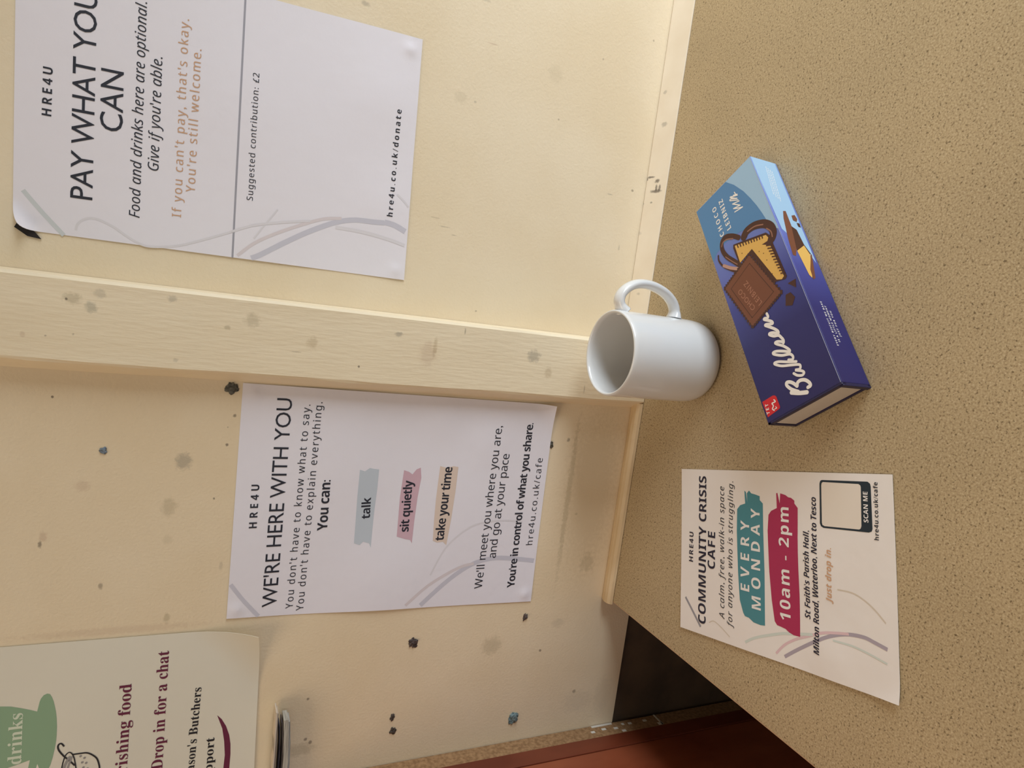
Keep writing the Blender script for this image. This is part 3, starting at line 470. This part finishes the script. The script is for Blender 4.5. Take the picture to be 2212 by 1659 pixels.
# poster on the right panel
o1 = Vector((.10, .030, .41))
pr = empty('poster', o1, 'white PAY WHAT YOU CAN poster on the cream panel right of the timber post', 'poster')
f1 = sheet_fn('wall', [(Q1[0], (.62, -.78), 15, 9)], .3, .0298, ((199, 279, 5, 1.5), (3, 271, 5, 1.1), (150, 300, 30, 1.2), (60, 290, 26, .9), (120, 420, 50, 1.2)))
sheet('sheet', Q1, f1, paper_white, pr, o1)
each(texts(P1T), f1, o1, pr, 'text_line')
put(strokes(P1L), f1, o1, pr, 'divider_line', 'thin grey printed rule')
each(strokes(P1S, .00004, False), f1, o1, pr, 'swirl')
obj('corner_sliver', [Vector((a / 1000, y, b / 1000)) - o1 for y in (.0296, .0289) for a, b in TAB], [tuple(range(5)), tuple(range(9, 4, -1))] + [(i, i + 5, (i + 1) % 5 + 5, (i + 1) % 5) for i in range(5)], mat('sliver_black', lin(26, 18, 18), .6), pr)['label'] = 'small black sliver under the curled corner'  # black sliver added behind the curled corner
# poster left of the post
o2 = Vector((-.21, 0, .245))
pr = empty('poster', o2, "white WE'RE HERE WITH YOU poster on the wall left of the timber post", 'poster')
f2 = sheet_fn('wall', [(Q2[2], (-.6, .8), 22, 40)], .4, -.0002, ((-308, 386, 5, 1.2), (-115, 388, 5, 1), (-314, 103, 5, 1.2), (-150, 165, 24, 1.3), (-132, 215, 20, .9), (-290, 260, 40, 1.1), (-180, 300, 40, .9)))
sheet('sheet', Q2, f2, paper_white, pr, o2)
each(texts(P2T), f2, o2, pr, 'text_line')
for i, (pp, nm) in enumerate(zip(P2B, ('pale blue', 'dusty pink', 'pale tan'))): put(polys([pp]), f2, o2, pr, 'brush_stroke', nm + ' brush stroke')
each(strokes(P2S, .00004, False), f2, o2, pr, 'swirl')
# big cream poster at the far left
Q3 = [(-640, 640), (-324.5, 640), (-325.5, 364.0), (-640, 352)]
o3 = Vector((-.48, 0, .50))
pr = empty('poster', o3, 'cream poster with a sage green cup and burgundy writing, lower right corner curling', 'poster')
f3 = sheet_fn('wall', [(Q3[2], (-.70, .71), 42, 58)], .4, -.0002)
sheet('sheet', Q3, f3, paper_cream, pr, o3, 110, 100)
each(texts(P3T), f3, o3, pr, 'text_line')
put(polys(P3G), f3, o3, pr, 'cup_picture', 'sage green cup and saucer shape')
put(polys(P3W), f3, o3, pr, 'swoosh', 'curved burgundy brush mark')
put([(*disc(c, 1.0, 6), 'hatch', .0002) for c in P3H] + strokes(P3K, .0002), f3, o3, pr, 'mug_drawing', 'black ink line drawing of a mug with a spoon')
# flyer lying on the table
of = Vector((-.20, -.215, 0))
pr = empty('flyer', of, 'white COMMUNITY CRISIS CAFE flyer with teal and crimson strokes lying on the table', 'flyer')
ff = sheet_fn('table', [(QF[3], (.7, .7), 14, 60)], .35, .0002, ((-240, -280, 18, .9), (-180, -250, 25, .8), (-130, -190, 18, .7)))
sheet('sheet', QF, ff, paper_flyer, pr, of)
each(texts(FT), ff, of, pr, 'text_line')
put(polys(FB[:1]), ff, of, pr, 'brush_stroke', 'teal brush stroke')
put(polys(FB[1:]), ff, of, pr, 'brush_stroke', 'crimson brush stroke')
put(polys(FF), ff, of, pr, 'scan_frame', 'dark rounded frame around a blank cream square')
each(strokes(FS, .00004, False), ff, of, pr, 'swirl')
# ---------------------------------------------------------------- mug
m_cer = mat('white_glazed_ceramic', lin(222, 222, 222), .2, .5, .4)
def mug():
    org = Vector((-.0458, -.0872, 0.0004))
    root = empty('mug', org, 'plain white ceramic mug standing on the table in front of the timber post', 'mug')
    R, H = .039, .0992
    prof = [(0, .0030), (.029, .0030), (.0300, .0006), (.0325, 0), (.0345, .0010), (.0370, .0046), (.0384, .0100), (R, .018), (R, .050), (R, .080), (R, H - .004), (.0388, H - .0012), (.0380, H), (.0370, H), (.0361, H - .0012), (.0357, H - .005), (.0355, .060), (.0354, .022), (.0344, .012), (.030, .0072), (.020, .0060), (0, .0060)]
    n = 72; V = []; F = []; rings = []
    for r, z in prof:
        if r == 0: rings.append([len(V)]); V.append((0, 0, z))
        else:
            rings.append(list(range(len(V), len(V) + n))); V += [(r * cos(2 * pi * k / n), r * sin(2 * pi * k / n), z) for k in range(n)]
    for a, b in zip(rings, rings[1:]):
        for k in range(n):
            k2 = (k + 1) % n
            if len(a) == 1: F.append((a[0], b[k2], b[k]))
            elif len(b) == 1: F.append((a[k], a[k2], b[0]))
            else: F.append((a[k], a[k2], b[k2], b[k]))
    bm = bmesh.new(); vs = [bm.verts.new(v) for v in V]
    for f in F: bm.faces.new([vs[i] for i in f])
    bm_obj('body', bm, m_cer, root, True)
    path = smooth_line([(38.6, 89), (42, 91.8), (47, 94.3), (53, 93.2), (59, 88), (63.6, 80), (65.5, 70), (64.6, 58), (60.5, 45.5), (54.5, 37), (48.5, 32.8), (43, 31.5), (38.6, 31.8)], 5)
    ph = radians(4); V = []; F = []; n = 14; m = len(path)
    for i, p in enumerate(path):
        t = (path[min(i + 1, m - 1)] - path[max(i - 1, 0)]).normalized(); q = Vector((-t.y, t.x))
        s = i / (m - 1); fl = 1 + .45 * max(0, 1 - min(s, 1 - s) / .12)
        for k in range(n):
            a = 2 * pi * k / n
            rr = p + q * (4.3 * cos(a) * fl); w = 6.5 * sin(a) * fl
            V.append(Vector((rr.x * cos(ph) - w * sin(ph), rr.x * sin(ph) + w * cos(ph), rr.y)) / 1000)
    for i in range(m - 1):
        for k in range(n): F.append((i * n + k, i * n + (k + 1) % n, (i + 1) * n + (k + 1) % n, (i + 1) * n + k))
    F += [tuple(range(n))[::-1], tuple((m - 1) * n + k for k in range(n))]
    bm = bmesh.new(); vs = [bm.verts.new(v) for v in V]
    for f in F: bm.faces.new([vs[i] for i in f])
    bm_obj('handle', bm, m_cer, root, True)
mug()
# ---------------------------------------------------------------- biscuit box
def biscuit_box():
    NL = Vector((-.0400, -.2722, .0003)); ang = math.atan2(.1252, .1727)
    LL, WW, HH = .2130, .0705, .0297
    root = empty('biscuit_box', NL, 'blue cardboard chocolate biscuit box lying flat in front of the mug', 'box', rz=ang)
    m = mat('printed_carton', lin(40, 40, 90), .33, .5)
    nt = m.node_tree; L = nt.links.new
    tc = N(nt, 'ShaderNodeTexCoord'); sx = N(nt, 'ShaderNodeSeparateXYZ'); L(tc.outputs['Object'], sx.inputs[0])
    mr = N(nt, 'ShaderNodeMapRange', ins={1: 0.0, 2: LL}); L(sx.outputs['X'], mr.inputs[0])
    rp = N(nt, 'ShaderNodeValToRGB'); e = rp.color_ramp.elements
    e[0].position = 0; e[0].color = lin(38, 36, 92); e[1].position = 1; e[1].color = lin(124, 152, 204)
    for p, c in ((.30, lin(40, 40, 104)), (.48, lin(66, 72, 146)), (.62, lin(98, 110, 182)), (.78, lin(110, 130, 196))):
        x = e.new(p); x.color = c
    L(mr.outputs[0], rp.inputs['Fac']); L(rp.outputs['Color'], nt.nodes['Principled BSDF'].inputs['Base Color'])
    # sleeve: top, bottom, two long sides, far end, open left end with a rim
    bm = bmesh.new(); box(bm, .0012, LL, 0, WW, 0, HH, bev=.0006)
    bm_obj('carton', bm, m, root)
    dk = mat('carton_edge_navy', lin(34, 32, 70), .4)
    bm = bmesh.new()
    for d in ((-.0003, .0014, 0, WW, HH - .0042, HH), (-.0003, .0014, 0, WW, 0, .0030), (-.0012, .0014, 0, .0034, 0, HH - .001), (-.0003, .0014, WW - .0030, WW, 0, HH)): box(bm, *d, bev=.0003, seg=1)
    bm_obj('end_rim', bm, dk, root)['label'] = 'navy rim around the box end'
    cb = mat('grey_cream_cardboard', lin(206, 196, 184), .8); bump(cb, 400, .2)
    obj('end_flap', [(.0004, .0040, .0034), (.0004, WW - .0034, .0034), (.0004, WW - .0034, HH - .0046), (.0004, .0040, HH - .0046), (.0012, .0040, .0034), (.0012, WW - .0034, .0034), (.0012, WW - .0034, HH - .0046), (.0012, .0040, HH - .0046)],
        [(0, 3, 2, 1), (4, 5, 6, 7), (0, 1, 5, 4), (1, 2, 6, 5), (2, 3, 7, 6), (3, 0, 4, 7)], cb, root)['label'] = 'unprinted pale cardboard end flap'
    z0 = HH
    def ft(a, b):
        return Vector((min(max(a, 1.4), 212.4) / 1000, min(max(b, .5), 70.0) / 1000, z0)), Vector((0, 0, 1))
    def fs(a, b):
        return Vector((min(max(a, 1.4), 212.4) / 1000, 0, min(max(b, .8), 29.0) / 1000)), Vector((0, -1, 0))
    Z = (0, 0, 0)
    def pr(parts, f, name, label):
        P = Print(f)
        for V, F, c, lift in parts: P.add(V, F, INK[c], lift)
        return P.make(name, root, Z, label)
    T = texts(BT, .00012)
    pr(polys(BP, .00004) + polys(BSP[:0]), ft, 'printed_panel', 'sky blue and mid blue printed panels')
    pr([(*ribbon([(1.5, .55), (107, .55), (212.3, .55)], .55), 'edge_pale', .00013)], ft, 'pale_edge_line', 'pale line along the fold')  # thin pale line laid along the top front fold
    for t in T[:2]: pr([t], ft, 'text_line', 'warm white product lettering')
    pr(strokes(BM, .00012), ft, 'script_lettering', 'small handwritten style word')
    pr(strokes(BL, .00012, step=.00002), ft, 'script_lettering', 'large warm white script lettering')
    pr(polys(BTag, .00010) + [(V, F, c, .0002) for V, F, c, l in T[2:3]] + strokes(BQ, .0002), ft, 'red_badge', 'small red badge on the corner')
    q = [Vector(p) for p in BQ4]
    def scal(k, n, amp):
        c = sum(q, Vector((0, 0))) / 4; out = []
        for i in range(4):
            a = c + (q[i] - c) * k; b = c + (q[(i + 1) % 4] - c) * k; d = (b - a); nr = Vector((d.y, -d.x)).normalized()
            if nr.dot(a + d / 2 - c) < 0: nr = -nr
            for j in range(n * 6): out.append(tuple(a + d * (j / (n * 6)) + nr * (amp * abs(sin(pi * j / 6)) - amp * .5)))
        return out
    art = strokes(BC, .00014) + [(*poly(BG[0][0]), 'choc', .0002), (*poly(BG[1][0]), 'gold', .00023)] + strokes(BK, .00025, False)
    art += [(*poly(scal(1.03, 15, 1.5)), 'choc', .00028), (*poly(scal(.955, 15, .8)), 'choc2', .0003)]
    c = sum(q, Vector((0, 0))) / 4; inn = [tuple(c + (p - c) * .74) for p in q]
    for i in range(4): art.append((*ribbon([inn[i], inn[(i + 1) % 4]], .5), 'choc', .00033))
    art += [(*disc(c, .45, 8), 'choc', .00027) for c in BD]
    art += [(V, F, cc, .00035) for V, F, cc, l in T[3:]] + polys(BU, .00014)
    pr(art, ft, 'biscuit_picture', 'printed picture of chocolate biscuits and melted chocolate')
    pr(polys(BSP, .00004), fs, 'printed_panel', 'sky blue panel and biscuit picture on the long side')
    for t in texts(BS, .0001): pr([t], fs, 'text_line', 'tiny white slogan on the long side')
    for pts, w, c in BSL:
        a, b = Vector(pts[0]), Vector(pts[-1]); t = 0; seg = []
        while t < .97:
            e = min(1, t + random.uniform(.03, .09)); seg.append((*ribbon([a.lerp(b, t), a.lerp(b, e)], .55, 2, cap=False), 'cream', .0001)); t = e + .02
        pr(seg, fs, 'small_print', 'tiny white small print on the long side')
biscuit_box()
# ---------------------------------------------------------------- cupboard at the far left
m_ven = mat('red_brown_veneer', lin(136, 66, 38), .38, .5); mottled(m_ven, lin(122, 56, 34), lin(164, 90, 60), 16, .3, .7, (7, 1, .35)); bump(m_ven, 120, .1, .001, (6, 1, .4))
m_lip = mat('dark_veneer_lipping', lin(96, 40, 22), .4); mottled(m_lip, lin(98, 42, 26), lin(124, 60, 38), 20, .3, .7, (6, 1, .4))
m_raw = mat('worn_chipboard_edge', lin(150, 116, 80), .85)
s_ = mottled(m_raw, lin(134, 100, 66), lin(166, 130, 92), 260, .35, .65); bump(m_raw, 500, .6)
co = Vector((-.86, -.24, FZ))
cu = empty('cupboard', co, 'red-brown wood veneer cupboard with a worn chipboard edge at the far left', 'cupboard')
def cpart(name, dims, m, bev=.0008, label=None):
    bm = bmesh.new(); box(bm, *dims, bev=bev)
    for v in bm.verts: v.co -= co
    o = bm_obj(name, bm, m, cu)
    if label: o['label'] = label
    return o
CT, CX = .3301, -.4840
cpart('back_edge', (-.5100, CX, -.0200, -.0006, FZ, CT - .019), m_raw, .0008, 'worn tan chipboard edge')
cpart('lipping', (-.5100, CX + .0004, -.0402, -.0202, FZ, CT - .019), m_lip, .0006, 'dark red-brown edging strip')
cpart('side_panel', (-.5020, CX - .0004, -.4700, -.0404, FZ, CT - .019), m_ven, .001, 'red-brown veneered side')
cpart('side_panel', (-1.2400, -1.2220, -.4700, -.0010, FZ, CT - .019), m_ven, .001)
cpart('top', (-1.2450, CX - .0010, -.4900, -.0006, CT - .0188, CT), m_ven, .001)
for x0, x1 in ((-1.221, -.8625), (-.8605, -.503)):
    d = cpart('door', (x0, x1, -.4890, -.4710, FZ + .06, CT - .022), m_ven, .0015)
    hx = x1 - .04 if x0 < -1 else x0 + .04
    bm = bmesh.new(); box(bm, hx - .006, hx + .006, -.5100, -.4880, -.10, .02, bev=.002)
    for v in bm.verts: v.co -= co
    bm_obj('handle', bm, m_leg, d)
cpart('plinth', (-1.221, -.503, -.4600, -.0300, FZ, FZ + .058), m_lip)
bm = bmesh.new()
for k in range(7):
    z = -.085 + random.uniform(0, .085); y = random.uniform(-.018, -.003)
    box(bm, CX - .0002, CX + .0003, y - .0016, y + .0016, z - random.uniform(.001, .004), z + .002)
box(bm, CX - .0002, CX + .0004, -.0192, -.0150, -.100, -.0935); box(bm, CX - .0002, CX + .0004, -.0040, -.0012, -.036, -.008); box(bm, CX - .0002, CX + .0004, -.0192, -.0010, -.0995, -.0975)
for v in bm.verts: v.co -= co
bm_obj('chipped_paint', bm, mat('old_white_paint', lin(214, 208, 198), .8), cu)['label'] = 'flakes of old white paint'
# ---------------------------------------------------------------- papers lying on the cupboard
def leaflet(i, x1, y0, th, zl, zm, zt, col, label):
    m = mat('leaflet_paper_%d' % i, col, .7); mottled(m, tuple(c * .55 for c in col[:3]) + (1,), col, 900, .38, .55, (.05, .05, 2.2)); bump(m, 200, .1)
    n = 14; V = []; F = []; y1 = -.003
    for k in range(n + 1):
        x = -.70 + (x1 + .70) * k / n
        if x < -.4425:
            t = (x + .70) / .2575; t = t * t * (3 - 2 * t); zz = zl + (zm - zl) * t
        else: zz = zm + (zt - zm) * (x + .4425) / (x1 + .4425)
        V += [(x, y0, zz), (x, y1, zz), (x, y1, zz + th), (x, y0, zz + th)]
        if k:
            a = 4 * (k - 1); b = 4 * k
            F += [(a + j, a + (j + 1) % 4, b + (j + 1) % 4, b + j) for j in range(4)]
    F += [(3, 2, 1, 0), (4 * n, 4 * n + 1, 4 * n + 2, 4 * n + 3)]
    bm = bmesh.new(); vs = [bm.verts.new(v) for v in V]
    for f in F: bm.faces.new([vs[j] for j in f])
    tag(bm_obj('leaflet', bm, m), label, 'leaflet', 'papers stacked on the cupboard')
leaflet(0, -.4110, -.017, .0016, .3303, .3303, .3335, lin(168, 166, 160), 'thin grey lowest leaflet in the stack on the cupboard')
leaflet(1, -.4085, -.018, .0042, .3320, .3321, .3352, lin(186, 180, 168), 'thick pale booklet near the bottom of the stack on the cupboard')
leaflet(2, -.4120, -.016, .0009, .3364, .3366, .3398, lin(96, 84, 80), 'thin dark brown leaflet in the middle of the stack on the cupboard')
leaflet(3, -.4150, -.017, .0007, .3375, .3395, .3418, lin(44, 46, 64), 'navy leaflet under the raised top sheets of the stack on the cupboard')
leaflet(4, -.4030, -.015, .0008, .3384, .3424, .3440, lin(196, 180, 164), 'second sheet from the top of the stack on the cupboard')
leaflet(5, -.4000, -.018, .0013, .3394, .3440, .3452, lin(206, 192, 174), 'cream top leaflet reaching furthest right from the stack on the cupboard')
# ---------------------------------------------------------------- lumps of old sticky putty left on the wall
def putty(x, z, r, sx, sz, col, label, seed):
    bm = bmesh.new(); bmesh.ops.create_icosphere(bm, subdivisions=4, radius=1)
    for v in bm.verts:
        c = v.co.copy(); o = Vector((seed * 3.7, seed * 1.3, 0))
        k = .85 + .55 * noise.noise(c * 1.3 + o) + .35 * noise.noise(c * 3.1 + o)
        v.co = Vector((c.x * r * .85 * sx * k, max(-1, min(.04, c.y)) * r * .30 * (k + .1 * noise.noise(c * 6 + o)), c.z * r * .85 * sz * k))
    m = mat('putty_%d' % seed, col, .7); mottled(m, col, tuple(c * 2.2 for c in col[:3]) + (1,), 420, .4, .62)
    o = bm_obj('putty_lump', bm, m, None, True); o.location = (x / 1000, -.0003, z / 1000)
    tag(o, label, 'putty', 'old sticky putty left on the wall')
B = blobs
putty(*B[0], .0058, 1, 1.05, lin(74, 72, 66), "dark grey putty lump at the upper right corner of the WE'RE HERE WITH YOU poster", 1)
putty(*B[1], .0036, .9, 1, lin(96, 106, 116), 'small blue-grey putty dot high on the wall between posters', 2)
putty(*B[2], .0036, 1.1, .9, lin(70, 66, 58), "brown-grey putty lump at the bottom edge of the WE'RE HERE WITH YOU poster", 3)
putty(*B[3], .0060, 1.0, 1.0, lin(62, 52, 50), "dark ragged putty smear below left of the WE'RE HERE WITH YOU poster", 4)
putty(*B[4], .0048, 1.0, .7, lin(66, 56, 52), "dark putty lump near the lower left corner of the WE'RE HERE WITH YOU poster", 5)
putty(*B[5], .0040, 1.1, .7, lin(62, 54, 48), 'right one of two dark putty lumps below the cream poster', 6)
putty(*B[6], .0044, 1.0, .9, lin(62, 54, 48), 'left one of two dark putty lumps below the cream poster', 7)
putty(*B[7], .0072, 1.1, 1.0, lin(92, 108, 110), 'large blue-grey putty lump low on the wall beside the cupboard', 8)
